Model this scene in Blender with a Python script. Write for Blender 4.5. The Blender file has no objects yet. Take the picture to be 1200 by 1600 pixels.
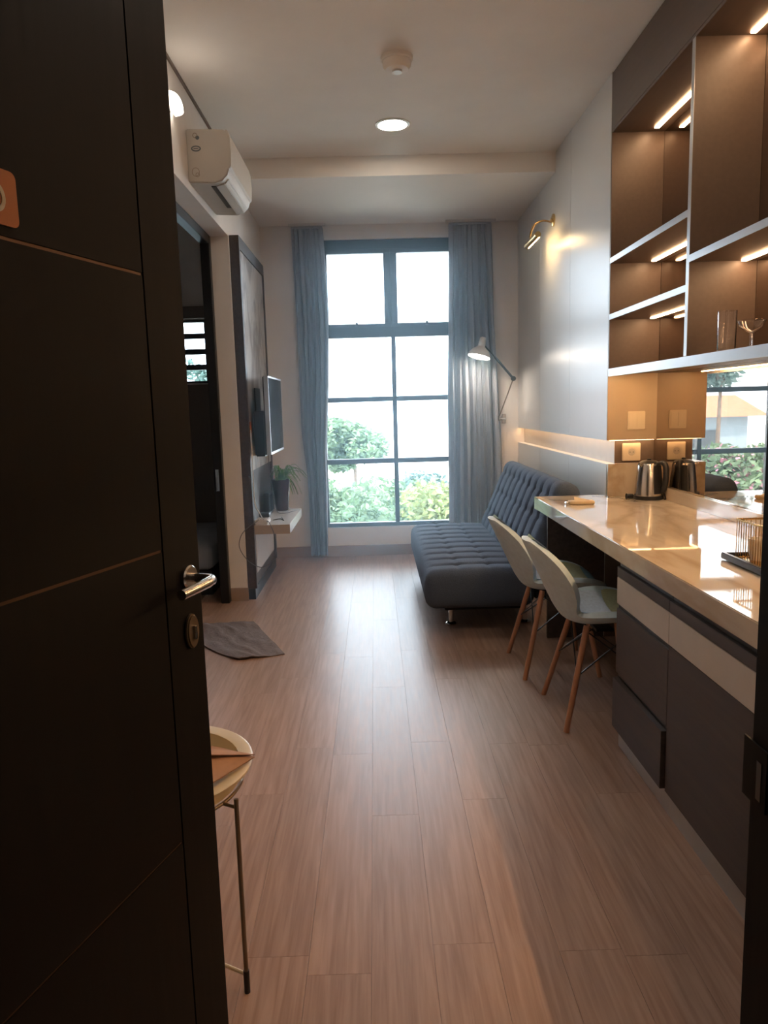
import bpy, bmesh, math, random
from mathutils import Vector, Matrix
random.seed(7)
PI = math.pi
SC = bpy.context.scene
COL = SC.collection

# ------------------------------------------------------------------ camera
R_ = (0.99954048, -0.02898984, 0.00885497)     # world x seen in image axes
D_ = (-0.01287727, -0.14165, 0.98983304)       # world y
U_ = (-0.0274408, -0.98949223, -0.14195822)    # world z
cam = bpy.data.cameras.new('camera'); camo = bpy.data.objects.new('camera', cam); COL.objects.link(camo)
ix, iy, iz = [Vector((R_[k], D_[k], U_[k])) for k in range(3)]
m = Matrix.Identity(4)
for k, a in enumerate((ix, -iy, -iz)):
    for j in range(3): m[j][k] = a[j]
m.translation = (0, 0, 1.45)
camo.matrix_world = m
cam.sensor_fit = 'VERTICAL'; cam.sensor_height = 24; cam.lens = 1153 / 1600 * 24
cam.clip_start = 0.02; cam.clip_end = 200
SC.camera = camo

# ------------------------------------------------------------------ world, sun, exposure
w = bpy.data.worlds.new('sky'); SC.world = w; w.use_nodes = True
bg = w.node_tree.nodes['Background']; bg.inputs[0].default_value = (0.70, 0.86, 1.0, 1); bg.inputs[1].default_value = 6.0
sun = bpy.data.lights.new('sun', 'SUN'); sun.energy = 6.0; sun.angle = 0.05; sun.color = (1, .95, .85)
suno = bpy.data.objects.new('sun', sun); COL.objects.link(suno)
suno.rotation_euler = Vector((0.35, 0.55, -0.8)).to_track_quat('-Z', 'Y').to_euler()
SC.view_settings.view_transform = 'Standard'; SC.view_settings.look = 'None'
SC.view_settings.gamma = 1.0; SC.view_settings.use_curve_mapping = False
SC.view_settings.exposure = 1.12
GLARE_DENSITY = .075

# ------------------------------------------------------------------ materials
def M(name, col, rough=.5, metal=0., var=.08, scale=12., bump=0., spec=.5, coat=0., stretch=(1, 1, 1), emit=None, estr=0., trans=0., alpha=1., detail=4., rnd=0., translucent=0.):
    mt = bpy.data.materials.new(name); mt.use_nodes = True
    nt = mt.node_tree; b = nt.nodes['Principled BSDF']; L = nt.links.new
    tc = nt.nodes.new('ShaderNodeTexCoord'); mp = nt.nodes.new('ShaderNodeMapping'); mp.inputs['Scale'].default_value = stretch
    L(tc.outputs['Object'], mp.inputs[0])
    no = nt.nodes.new('ShaderNodeTexNoise'); no.inputs['Scale'].default_value = scale; no.inputs['Detail'].default_value = detail
    L(mp.outputs[0], no.inputs['Vector'])
    rp = nt.nodes.new('ShaderNodeValToRGB'); rp.color_ramp.elements[0].position = .3; rp.color_ramp.elements[1].position = .7
    rp.color_ramp.elements[0].color = tuple(max(0, c * (1 - var)) for c in col) + (1,)
    rp.color_ramp.elements[1].color = tuple(min(1, c * (1 + var)) for c in col) + (1,)
    L(no.outputs['Fac'], rp.inputs[0])
    out = rp.outputs[0]
    if rnd:
        oi = nt.nodes.new('ShaderNodeObjectInfo'); hs = nt.nodes.new('ShaderNodeHueSaturation')
        mr = nt.nodes.new('ShaderNodeMapRange'); mr.inputs['To Min'].default_value = 1 - rnd; mr.inputs['To Max'].default_value = 1 + rnd
        L(oi.outputs['Random'], mr.inputs[0]); L(mr.outputs[0], hs.inputs['Value']); L(out, hs.inputs['Color']); out = hs.outputs[0]
    L(out, b.inputs['Base Color'])
    b.inputs['Roughness'].default_value = rough; b.inputs['Metallic'].default_value = metal
    b.inputs['Specular IOR Level'].default_value = spec; b.inputs['Coat Weight'].default_value = coat
    b.inputs['Coat Roughness'].default_value = .05
    b.inputs['Transmission Weight'].default_value = trans; b.inputs['Alpha'].default_value = alpha
    if emit: b.inputs['Emission Color'].default_value = (*emit, 1); b.inputs['Emission Strength'].default_value = estr
    if bump:
        bp = nt.nodes.new('ShaderNodeBump'); bp.inputs['Strength'].default_value = bump; bp.inputs['Distance'].default_value = .01
        L(no.outputs['Fac'], bp.inputs['Height']); L(bp.outputs[0], b.inputs['Normal'])
    if translucent:
        t = nt.nodes.new('ShaderNodeBsdfTranslucent'); L(out, t.inputs[0]); mx = nt.nodes.new('ShaderNodeMixShader'); mx.inputs[0].default_value = translucent
        o = nt.nodes['Material Output']; L(b.outputs[0], mx.inputs[1]); L(t.outputs[0], mx.inputs[2]); L(mx.outputs[0], o.inputs[0])
    return mt

def M_wood(name, c1, c2, rough, axis=1, rnd=.12, spec=.5, coat=0., scale=3.):
    mt = bpy.data.materials.new(name); mt.use_nodes = True
    nt = mt.node_tree; b = nt.nodes['Principled BSDF']; L = nt.links.new
    tc = nt.nodes.new('ShaderNodeTexCoord'); mp = nt.nodes.new('ShaderNodeMapping')
    s = [14., 14., 14.]; s[axis] = .7; mp.inputs['Scale'].default_value = s
    oi = nt.nodes.new('ShaderNodeObjectInfo'); ad = nt.nodes.new('ShaderNodeVectorMath'); ad.operation = 'ADD'
    mu = nt.nodes.new('ShaderNodeMath'); mu.operation = 'MULTIPLY'; mu.inputs[1].default_value = 50. if rnd else 0.
    L(oi.outputs['Random'], mu.inputs[0]); L(tc.outputs['Object'], mp.inputs[0]); L(mp.outputs[0], ad.inputs[0]); L(mu.outputs[0], ad.inputs[1])
    n1 = nt.nodes.new('ShaderNodeTexNoise'); n1.inputs['Scale'].default_value = scale; n1.inputs['Detail'].default_value = 6; n1.inputs['Distortion'].default_value = .4
    L(ad.outputs[0], n1.inputs['Vector'])
    rp = nt.nodes.new('ShaderNodeValToRGB'); rp.color_ramp.elements[0].position = .32; rp.color_ramp.elements[1].position = .68
    rp.color_ramp.elements[0].color = (*c1, 1); rp.color_ramp.elements[1].color = (*c2, 1); L(n1.outputs['Fac'], rp.inputs[0])
    hs = nt.nodes.new('ShaderNodeHueSaturation'); mr = nt.nodes.new('ShaderNodeMapRange'); mr.inputs['To Min'].default_value = 1 - rnd; mr.inputs['To Max'].default_value = 1 + rnd
    L(oi.outputs['Random'], mr.inputs[0]); L(mr.outputs[0], hs.inputs['Value']); L(rp.outputs[0], hs.inputs['Color']); L(hs.outputs[0], b.inputs['Base Color'])
    rr = nt.nodes.new('ShaderNodeMapRange'); rr.inputs['To Min'].default_value = rough * .85; rr.inputs['To Max'].default_value = rough * 1.25
    L(n1.outputs['Fac'], rr.inputs[0]); L(rr.outputs[0], b.inputs['Roughness'])
    b.inputs['Specular IOR Level'].default_value = spec; b.inputs['Coat Weight'].default_value = coat
    bp = nt.nodes.new('ShaderNodeBump'); bp.inputs['Strength'].default_value = .06; bp.inputs['Distance'].default_value = .004
    L(n1.outputs['Fac'], bp.inputs['Height']); L(bp.outputs[0], b.inputs['Normal'])
    return mt

def M_marble(name, base, vein, rough, scale=1.2, warp=1.5, lo=.46, hi=.56, mid=None, stretch=(1, 1, 1)):
    mt = bpy.data.materials.new(name); mt.use_nodes = True
    nt = mt.node_tree; b = nt.nodes['Principled BSDF']; L = nt.links.new
    tc = nt.nodes.new('ShaderNodeTexCoord'); mp = nt.nodes.new('ShaderNodeMapping'); mp.inputs['Scale'].default_value = stretch; mp.inputs['Rotation'].default_value = (.3, .2, .5)
    L(tc.outputs['Object'], mp.inputs[0])
    n = nt.nodes.new('ShaderNodeTexNoise'); n.inputs['Scale'].default_value = scale; n.inputs['Detail'].default_value = 8; n.inputs['Distortion'].default_value = warp
    L(mp.outputs[0], n.inputs['Vector'])
    rp = nt.nodes.new('ShaderNodeValToRGB'); e = rp.color_ramp.elements
    e[0].position = lo; e[0].color = (*base, 1); e[1].position = hi; e[1].color = (*base, 1)
    x = e.new((lo + hi) / 2); x.color = (*vein, 1)
    if mid: y = e.new(.75); y.color = (*mid, 1)
    L(n.outputs['Fac'], rp.inputs[0]); L(rp.outputs[0], b.inputs['Base Color']); b.inputs['Roughness'].default_value = rough
    return mt

def M_glass(name, tint=(1, 1, 1), refl=.08):
    mt = bpy.data.materials.new(name); mt.use_nodes = True
    nt = mt.node_tree; L = nt.links.new; o = nt.nodes['Material Output']; nt.nodes.remove(nt.nodes['Principled BSDF'])
    t = nt.nodes.new('ShaderNodeBsdfTransparent'); t.inputs[0].default_value = (*tint, 1)
    g = nt.nodes.new('ShaderNodeBsdfGlossy'); g.inputs['Roughness'].default_value = .02
    n = nt.nodes.new('ShaderNodeTexNoise'); n.inputs['Scale'].default_value = 2.
    fr = nt.nodes.new('ShaderNodeFresnel'); fr.inputs[0].default_value = 1.45
    mu = nt.nodes.new('ShaderNodeMath'); mu.operation = 'MULTIPLY_ADD'; mu.inputs[1].default_value = .02; L(n.outputs['Fac'], mu.inputs[0]); L(fr.outputs[0], mu.inputs[2])
    mx = nt.nodes.new('ShaderNodeMixShader'); L(mu.outputs[0], mx.inputs[0]); L(t.outputs[0], mx.inputs[1]); L(g.outputs[0], mx.inputs[2]); L(mx.outputs[0], o.inputs[0])
    return mt

def M_emit(name, col, s):
    mt = bpy.data.materials.new(name); mt.use_nodes = True
    nt = mt.node_tree; L = nt.links.new; o = nt.nodes['Material Output']; nt.nodes.remove(nt.nodes['Principled BSDF'])
    e = nt.nodes.new('ShaderNodeEmission'); e.inputs[0].default_value = (*col, 1); e.inputs[1].default_value = s; L(e.outputs[0], o.inputs[0])
    return mt

MT = dict(
    wall=M('wall paint', (.79, .74, .69), .75, var=.03, scale=6),
    ceil=M('ceiling paint', (.85, .80, .74), .8, var=.02, scale=5),
    plank=M_wood('vinyl plank', (.27, .165, .12), (.38, .25, .19), .34, 1, .05, scale=4.5, spec=.29),
    floorbase=M('plank joint', (.12, .08, .06), .6),
    base=M('baseboard', (.36, .26, .20), .5, var=.05),
    white=M('white laminate panel', (.63, .62, .60), .32, var=.015, scale=3),
    taupe=M('taupe laminate', (.44, .335, .235), .38, var=.04, scale=5),
    dkbrown=M('dark brown laminate', (.13, .093, .073), .4, var=.06, scale=8, stretch=(6, .6, 6)),
    cabwood=M_wood('dark oak cabinet', (.055, .042, .038), (.085, .066, .058), .5, 1, .05, spec=.3),
    cream=M('cream laminate', (.50, .44, .37), .4, var=.03),
    black=M('black lacquer', (.012, .012, .014), .35, var=.1),
    blackplastic=M('black plastic', (.018, .018, .02), .4, var=.1),
    framemetal=M('window frame coating', (.022, .028, .034), .4, var=.1),
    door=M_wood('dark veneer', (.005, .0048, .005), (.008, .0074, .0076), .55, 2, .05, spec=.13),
    groove=M('bronze groove inlay', (.11, .062, .035), .4, metal=.6, var=.1),
    steel=M('brushed steel', (.62, .60, .57), .22, metal=1, var=.06, scale=30, stretch=(1, 1, 20)),
    chrome=M('chrome', (.75, .76, .78), .1, metal=1, var=.02),
    brass=M('brass', (.72, .50, .20), .22, metal=1, var=.08),
    mirror=M('bronze tinted mirror', (.50, .44, .385), .0, metal=1, var=0),
    counter=M_marble('beige marble', (.52, .44, .345), (.40, .31, .22), .035, 1.1, 2.0, .40, .54, (.56, .49, .40), (1, .35, 1)),
    tvmarble=M_marble('veined stone slab', (.50, .45, .40), (.17, .12, .09), .28, 1.6, 1.2, .42, .56, (.20, .145, .11), (1, 1.4, .7)),
    alu=M('anodised shelf edge', (.46, .48, .50), .3, metal=.3, var=.03),
    kick=M('grey plinth', (.40, .38, .36), .4, metal=.3, var=.04),
    sofa=M('blue grey sofa fabric', (.078, .102, .15), .9, var=.18, scale=220, bump=.25, spec=.2),
    sofadk=M('black sofa underside', (.012, .013, .016), .9, var=.1),
    chair=M('pale sage upholstery', (.50, .62, .68), .62, var=.06, scale=40, bump=.05),
    patch_y=M('straw patch', (.42, .42, .24), .7, var=.1, scale=80, bump=.1),
    patch_t=M('teal patch', (.10, .19, .22), .7, var=.1, scale=80, bump=.1),
    patch_b=M('blue patch', (.25, .43, .62), .7, var=.1, scale=80, bump=.1),
    patch_g=M('grey patch', (.50, .57, .66), .7, var=.1, scale=80, bump=.1),
    beech=M_wood('beech dowel', (.36, .16, .085), (.46, .22, .12), .45, 2, .05),
    curtain=M('grey curtain cloth', (.42, .44, .48), .9, var=.08, scale=90, spec=.1, bump=.1, translucent=.25),
    acwhite=M('air conditioner plastic', (.50, .455, .40), .55, var=.02),
    decal=M('grey printed decal', (.12, .13, .14), .5),
    decal2=M('tan printed decal', (.28, .21, .16), .5),
    screen=M('tv screen', (.012, .014, .017), .12, var=.05),
    silver=M('silver bezel', (.50, .52, .54), .3, metal=.8, var=.03),
    offwhite=M('white gloss board', (.66, .64, .62), .25, var=.02),
    plastic=M('white plastic', (.66, .62, .57), .35, var=.02),
    ivory=M('ivory switch plastic', (.68, .58, .44), .35, var=.02),
    pot=M('dark brown glazed pot', (.055, .020, .014), .25, var=.2, scale=9),
    soil=M('potting soil', (.03, .02, .015), .95, var=.3, scale=60, bump=.5),
    leaf=M('green leaf', (.13, .30, .08), .45, var=.35, scale=14, translucent=.2),
    leafpale=M('pale leaf stripe', (.34, .45, .24), .45, var=.2, scale=14),
    mat=M('brown grey woven mat', (.15, .112, .102), .95, var=.25, scale=60, bump=.6, stretch=(1, 3, 1)),
    traycream=M('cream enamel', (.62, .50, .30), .35, var=.03),
    legmetal=M('bronze tube', (.20, .15, .10), .35, metal=.6, var=.08),
    kraft=M('kraft paper', (.42, .22, .11), .75, var=.1, scale=30, bump=.1),
    paper=M('cream paper', (.66, .52, .34), .6, var=.06),
    orange=M('orange plaque', (.40, .11, .014), .4, var=.04),
    numeral=M('pale numeral', (.55, .48, .36), .4, var=.02),
    gold=M('gold wire', (.60, .40, .18), .25, metal=1, var=.05),
    glass=M_glass('window pane glass'),
    clear=M('drinking glass', (1, 1, 1), .0, var=0, trans=1., spec=.5),
    led=M_emit('warm led diffuser', (1.0, .60, .32), 20.),
    ledlow=M_emit('warm under shelf led', (1.0, .60, .28), 80.),
    ledgroove=M_emit('warm groove led', (1.0, .60, .29), 13.),
    ledpic=M_emit('picture light led', (1.0, .68, .30), 60.),
    lamp=M_emit('warm lamp diffuser', (1.0, .88, .74), 44.),
    dome=M_emit('white lamp bowl', (1.0, .90, .76), 2.6),
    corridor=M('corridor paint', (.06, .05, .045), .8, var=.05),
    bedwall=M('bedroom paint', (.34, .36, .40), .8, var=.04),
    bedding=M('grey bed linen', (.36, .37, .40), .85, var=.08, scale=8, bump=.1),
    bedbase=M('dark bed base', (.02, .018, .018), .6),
    ground=M('pale concrete ground', (.62, .60, .56), .9, var=.12, scale=.6),
    foli1=M('mid green foliage', (.12, .185, .10), .6, var=.45, scale=3., translucent=.3),
    foli2=M('yellow green foliage', (.20, .235, .085), .6, var=.4, scale=3., translucent=.3),
    foli3=M('blue green foliage', (.09, .145, .125), .6, var=.45, scale=3., translucent=.3),
    pink=M('pink blossom', (.42, .17, .24), .6, var=.3, scale=5.),
    bark=M('bark', (.14, .10, .075), .9, var=.3, scale=20, bump=.4),
    roof=M('orange roof tile', (.30, .10, .045), .8, var=.2, scale=8),
    housewall=M('pale blue render', (.17, .21, .24), .9, var=.05),
)

# ------------------------------------------------------------------ mesh helpers
ROOT = {}          # object name -> world offset of its thing
class MB:
    def __init__(s): s.v = []; s.f = []
    def add(s, v, f):
        n = len(s.v); s.v += [tuple(p) for p in v]; s.f += [tuple(i + n for i in q) for q in f]; return s
    def box(s, x0, x1, y0, y1, z0, z1):
        return s.add([(x0, y0, z0), (x1, y0, z0), (x1, y1, z0), (x0, y1, z0), (x0, y0, z1), (x1, y0, z1), (x1, y1, z1), (x0, y1, z1)],
                     [(0, 3, 2, 1), (4, 5, 6, 7), (0, 1, 5, 4), (1, 2, 6, 5), (2, 3, 7, 6), (3, 0, 4, 7)])
    def tube(s, pts, r, n=10, cap=True, r2=None):
        pts = [Vector(p) for p in pts]; N = len(pts); rs = r if isinstance(r, (list, tuple)) else ([r] * N if r2 is None else [r + (r2 - r) * i / (N - 1) for i in range(N)])
        v = []; up = None
        for i, p in enumerate(pts):
            t = (pts[min(i + 1, N - 1)] - pts[max(i - 1, 0)]).normalized()
            if up is None: up = t.orthogonal().normalized()
            a = (up - t * up.dot(t)); a = a.normalized() if a.length > 1e-6 else t.orthogonal().normalized(); up = a; b = t.cross(a)
            for k in range(n):
                q = 2 * PI * k / n; v.append(p + (a * math.cos(q) + b * math.sin(q)) * rs[i])
        f = [(i * n + k, i * n + (k + 1) % n, (i + 1) * n + (k + 1) % n, (i + 1) * n + k) for i in range(N - 1) for k in range(n)]
        if cap: f += [tuple(range(n - 1, -1, -1)), tuple((N - 1) * n + k for k in range(n))]
        return s.add(v, f)
    def lathe(s, c, prof, n=24, axis=(0, 0, 1), sy=1., cap=True):
        A = Vector(axis).normalized(); X = Vector((1, 0, 0)) if abs(A.x) < .9 else Vector((0, 1, 0)); X = (X - A * X.dot(A)).normalized(); Y = A.cross(X); c = Vector(c)
        v = []; N = len(prof)
        for r, h in prof:
            for k in range(n):
                q = 2 * PI * k / n; v.append(c + A * h + X * (r * math.cos(q)) + Y * (r * math.sin(q) * sy))
        f = [(i * n + k, i * n + (k + 1) % n, (i + 1) * n + (k + 1) % n, (i + 1) * n + k) for i in range(N - 1) for k in range(n)]
        if cap:
            if prof[0][0] > 1e-5: f.append(tuple(range(n - 1, -1, -1)))
            if prof[-1][0] > 1e-5: f.append(tuple((N - 1) * n + k for k in range(n)))
        return s.add(v, f)
    def prism(s, poly, axis, a0, a1):          # poly in the other two axes (cyclic order), extruded along axis
        def P(p, a): return {0: (a, p[0], p[1]), 1: (p[0], a, p[1]), 2: (p[0], p[1], a)}[axis]
        n = len(poly)
        return s.add([P(p, a0) for p in poly] + [P(p, a1) for p in poly], [tuple(range(n - 1, -1, -1)), tuple(range(n, 2 * n))] + [(i, (i + 1) % n, n + (i + 1) % n, n + i) for i in range(n)])
    def grid(s, fn, nu, nv, thick=0.):
        P = [[Vector(fn(i / nu, j / nv)) for j in range(nv + 1)] for i in range(nu + 1)]
        W = nv + 1; f = [(i * W + j, (i + 1) * W + j, (i + 1) * W + j + 1, i * W + j + 1) for i in range(nu) for j in range(nv)]
        v = [p for r in P for p in r]
        if thick:
            nr = [Vector() for _ in v]
            for q in f:
                no = (v[q[2]] - v[q[0]]).cross(v[q[3]] - v[q[1]])
                for k in q: nr[k] += no
            n0 = len(v); v = v + [p - (n.normalized() if n.length > 1e-12 else Vector()) * thick for p, n in zip(v, nr)]
            f2 = [tuple(k + n0 for k in reversed(q)) for q in f]
            rim = [i * W for i in range(nu + 1)] + [nu * W + j for j in range(1, W)] + [i * W + nv for i in range(nu - 1, -1, -1)] + [j for j in range(nv - 1, 0, -1)]
            f = f + f2 + [(rim[(k + 1) % len(rim)], rim[k], rim[k] + n0, rim[(k + 1) % len(rim)] + n0) for k in range(len(rim))]
        return s.add(v, f)
    def rbox(s, x0, x1, y0, y1, z0, z1, r, n=(8, 8, 6), disp=None):     # subdivided box with rounded edges
        S = ((x0, x1), (y0, y1), (z0, z1)); key = {}; v = []; f = []
        def vid(t):
            k = tuple(round(a, 6) for a in t)
            if k not in key:
                p = Vector([S[i][0] + (S[i][1] - S[i][0]) * t[i] for i in range(3)])
                q = Vector([min(max(p[i], S[i][0] + r), S[i][1] - r) for i in range(3)]); dd = p - q
                nn = dd.normalized() if dd.length > 1e-9 else Vector()
                p2 = q + nn * r if dd.length > 1e-9 else p
                if disp: p2 = disp(p2, nn)
                key[k] = len(v); v.append(p2)
            return key[k]
        for ax in range(3):
            a, b = [(1, 2), (2, 0), (0, 1)][ax]
            for side in (0., 1.):
                for i in range(n[a]):
                    for j in range(n[b]):
                        def T(ii, jj):
                            t = [0, 0, 0]; t[ax] = side; t[a] = (1 - math.cos(PI * ii / n[a])) / 2 if n[a] < 14 else ii / n[a]; t[b] = (1 - math.cos(PI * jj / n[b])) / 2 if n[b] < 14 else jj / n[b]; return tuple(t)
                        q = [vid(T(i, j)), vid(T(i + 1, j)), vid(T(i + 1, j + 1)), vid(T(i, j + 1))]
                        f.append(tuple(q) if side else tuple(reversed(q)))
        return s.add(v, f)
    def xform(s, M4): s.v = [tuple(M4 @ Vector(p)) for p in s.v]; return s
    def build(s, name, mat, parent=None, smooth=False, bevel=0., kind=None, label=None, fix=False):
        off = ROOT.get(parent.name, Vector()) if parent else Vector()
        me = bpy.data.meshes.new(name); me.from_pydata([tuple(Vector(p) - off) for p in s.v], [], s.f)
        if bevel or fix:
            bm = bmesh.new(); bm.from_mesh(me)
            if fix: bmesh.ops.recalc_face_normals(bm, faces=bm.faces)
            if bevel: bmesh.ops.bevel(bm, geom=[e for e in bm.edges if e.is_manifold and e.calc_face_angle(0) > .5], offset=bevel, segments=2, affect='EDGES', clamp_overlap=True)
            bm.to_mesh(me); bm.free()
        if smooth:
            for p in me.polygons: p.use_smooth = True
            me.set_sharp_from_angle(angle=math.radians(40))
        me.materials.append(MT[mat]); me.update()
        o = bpy.data.objects.new(name, me); COL.objects.link(o)
        if parent: o.parent = parent; ROOT[o.name] = off
        else: ROOT[o.name] = Vector()
        if kind: o['kind'] = kind
        if label: o['label'] = label
        return o
def tag(o, label, cat, group=None, kind=None):
    o['label'] = label; o['category'] = cat
    if group: o['group'] = group
    if kind: o['kind'] = kind
    return o
def thing(name, loc, label, cat, group=None, kind=None):
    o = bpy.data.objects.new(name, None); o.empty_display_size = .05; o.location = loc; COL.objects.link(o); ROOT[o.name] = Vector(loc)
    return tag(o, label, cat, group, kind)
def copy_tree(o, parent=None):
    c = o.copy(); COL.objects.link(c)
    if parent: c.parent = parent
    for ch in list(o.children): copy_tree(ch, c)
    return c
def struct(o, label, cat): return tag(o, label, cat, kind='structure')
B = lambda *a: MB().box(*a)

XL, XR, YF, ZC = -1.015, 1.38, 7.14, 3.26
XM = 1.675                                   # kitchen mirror plane
# ================================================================== SETTING
flo = struct(B(-4.0, 1.85, .63, 7.30, -.15, -.006).build('floor', 'floorbase'), 'brown wood plank floor running through the living room', 'floor')
PW, PL = .1668, 1.22
k0 = math.floor((-1.25 + .05) / PW); rowi = 0
shared = {}
for k in range(k0, int((1.69 + .05) / PW) + 1):
    x0 = -.05 + k * PW; x1 = min(x0 + PW, 1.69)
    y = .64 - random.random() * PL if k != -1 else 1.72 - PL
    while y < YF:
        a, b = max(y, .64), min(y + PL, YF - .002); y += PL
        if b - a < .02: continue
        key = (round(x1 - x0, 4), round(b - a, 4))
        if key not in shared:
            o = B(.0004, x1 - x0 - .0004, .0004, b - a - .0004, -.005, 0).build('plank', 'plank', flo); shared[key] = o.data
        else:
            o = bpy.data.objects.new('plank', shared[key]); COL.objects.link(o); o.parent = flo
        o.location = (x0, a, 0)
struct(B(-1.6, 1.6, -2.0, .628, -.15, -.002).build('floor_corridor', 'corridor'), 'unseen dark corridor floor outside the entrance, added to block stray light', 'floor')
struct(B(-4.0, 1.85, .47, 7.30, ZC, ZC + .15).build('ceiling', 'ceil'), 'plain off-white ceiling', 'ceiling')
struct(B(XL, 1.44, 5.70, YF, 3.12, ZC).build('shade strip_1', 'ceil'), 'dropped ceiling beam in front of the window wall', 'beam')
struct(B(XL, XL + .012, .63, 5.70, 3.244, ZC).build('shadow_gap_strip', 'dkbrown'), 'thin dark strip imitating the shadow gap between left wall and ceiling', 'shade strip')  # dark brown strip imitates the shade in the ceiling gap

wl = MB().box(-1.15, XL, .63, 5.54, 2.69, ZC).box(-1.15, XL, 5.54, YF, 0, ZC).box(-1.15, XL, .63, 3.70, 0, 2.69)
struct(wl.build('wall_left', 'wall'), 'pale wall with the bedroom doorway and air conditioner', 'wall')
struct(MB().box(-1.14, XL + .008, 5.528, 5.54, 0, .10).box(XL, XL + .012, .64, 3.70, 0, .10).build('baseboard_left', 'base'), 'tan baseboard beside the bedroom doorway', 'baseboard')
fr = struct(MB().box(-1.205, -1.14, 5.462, 5.527, 0, 2.689).box(-1.205, -1.14, 3.70, 3.765, 0, 2.689).box(-1.205, -1.14, 3.765, 5.462, 2.625, 2.689).build('shade strip_3', 'black', bevel=.004), 'black bedroom door frame set in the left wall opening', 'door frame')
B(-1.190, -1.165, 5.458, 5.463, .86, 1.02).build('strike_plate', 'steel', fr, label='small steel strike plate')
# far (window) wall with two openings
WX0, WX1, WZ0, WZ1 = -.52, .905, .28, 2.99
BX0, BX1, BZ0, BZ1 = -2.15, -1.555, 1.715, 2.30
wf = MB().box(-4, BX0, YF, 7.30, 0, ZC).box(BX0, BX1, YF, 7.30, 0, BZ0).box(BX0, BX1, YF, 7.30, BZ1, ZC).box(BX1, WX0, YF, 7.30, 0, ZC)
wf.box(WX0, WX1, YF, 7.30, 0, WZ0).box(WX0, WX1, YF, 7.30, WZ1, ZC).box(WX1, 1.85, YF, 7.30, 0, ZC)
struct(wf.build('wall_far', 'wall'), 'pale end wall around the tall window', 'wall')
struct(B(XL, XR, 7.126, YF, 0, .105).build('baseboard_far', 'base'), 'tan baseboard under the tall window', 'baseboard')
# window 1
win = thing('window_1', (0, 7.19, WZ0), 'tall black framed window with eight panes', 'window', kind='structure')
Y0, Y1 = 7.165, 7.225
f = MB().box(WX0, WX1, Y0, Y1, WZ0, .322).box(WX0, WX1, Y0, Y1, 2.90, WZ1).box(WX0, WX0 + .05, Y0, Y1, .322, 2.90).box(WX1 - .05, WX1, Y0, Y1, .322, 2.90)
f.build('window_frame', 'framemetal', win, bevel=.004)
B(WX0 + .05, WX1 - .05, Y0 - .012, Y1, 2.098, 2.19).build('transom', 'framemetal', win, bevel=.004)
B(.177, .219, Y0, Y1, .322, 2.098).build('mullion', 'framemetal', win, bevel=.003)
B(.165, .201, Y0 + .01, Y1 + .004, 2.19, 2.90).build('mullion', 'framemetal', win, bevel=.003)
for xa, xb in ((WX0 + .05, .1825), (.1835, WX1 - .05)):
    s = MB()                                  # opening sashes at the top
    s.box(xa, xb, Y0 - .008, Y1 - .01, 2.19, 2.225).box(xa, xb, Y0 - .008, Y1 - .01, 2.865, 2.90)
    s.box(xa, xa + .062, Y0 - .008, Y1 - .01, 2.225, 2.865).box(xb - .062, xb, Y0 - .008, Y1 - .01, 2.225, 2.865)
    so = s.build('sash', 'framemetal', win, bevel=.003)
    B((xa + xb) / 2 - .012, (xa + xb) / 2 + .012, Y0 - .03, Y0 - .008, 2.20, 2.235).build('sash_latch', 'framemetal', so)
    B(xa + .06, xb - .06, 7.19, 7.194, 2.222, 2.868).build('pane', 'glass', win)
for xa, xb in ((WX0 + .05, .177), (.219, WX1 - .05)):
    for z in (.90, 1.495):
        B(xa, xb, Y0 + .006, Y1 - .006, z, z + .048).build('glazing_bar', 'framemetal', win, bevel=.003)
    for za, zb in ((.322, .90), (.948, 1.495), (1.543, 2.098)):
        B(xa, xb, 7.19, 7.194, za, zb).build('pane', 'glass', win)
B(WX0 + .002, WX1 - .002, 7.142, 7.165, WZ0, WZ0 + .004).build('sill', 'white', win)
# window 2 (bedroom)
w2 = thing('window_2', ((BX0 + BX1) / 2, 7.19, BZ0), 'small bedroom window with dark horizontal bars', 'window', kind='structure')
MB().box(BX0, BX1, 7.15, 7.22, BZ0, BZ0 + .02).box(BX0, BX1, 7.15, 7.22, BZ1 - .02, BZ1).box(BX0, BX0 + .03, 7.15, 7.22, BZ0 + .02, BZ1 - .02).box(BX1 - .03, BX1, 7.15, 7.22, BZ0 + .02, BZ1 - .02).build('window_frame', 'framemetal', w2)
for z in (1.845, 1.99, 2.135):
    B(BX0 + .03, BX1 - .03, 7.16, 7.21, z - .006, z + .044).build('slat', 'framemetal', w2)
for za, zb in ((1.735, 1.845), (1.883, 1.99), (2.028, 2.135), (2.173, 2.28)):
    B(BX0 + .03, BX1 - .03, 7.185, 7.189, za, zb).build('pane', 'glass', w2)
# bedroom shell
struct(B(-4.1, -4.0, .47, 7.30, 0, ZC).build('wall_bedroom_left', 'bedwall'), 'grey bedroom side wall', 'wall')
hb = struct(MB().box(-3.99, -1.16, 7.095, 7.138, .0, 1.70).box(-3.99, BX0, 7.095, 7.138, 1.70, 2.42).box(BX1, -1.16, 7.095, 7.138, 1.70, 2.42).box(BX0, BX1, 7.095, 7.138, 2.31, 2.42).build('shade strip_4', 'dkbrown'), 'dark wood panelling around the bedroom window', 'panelling')
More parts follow.
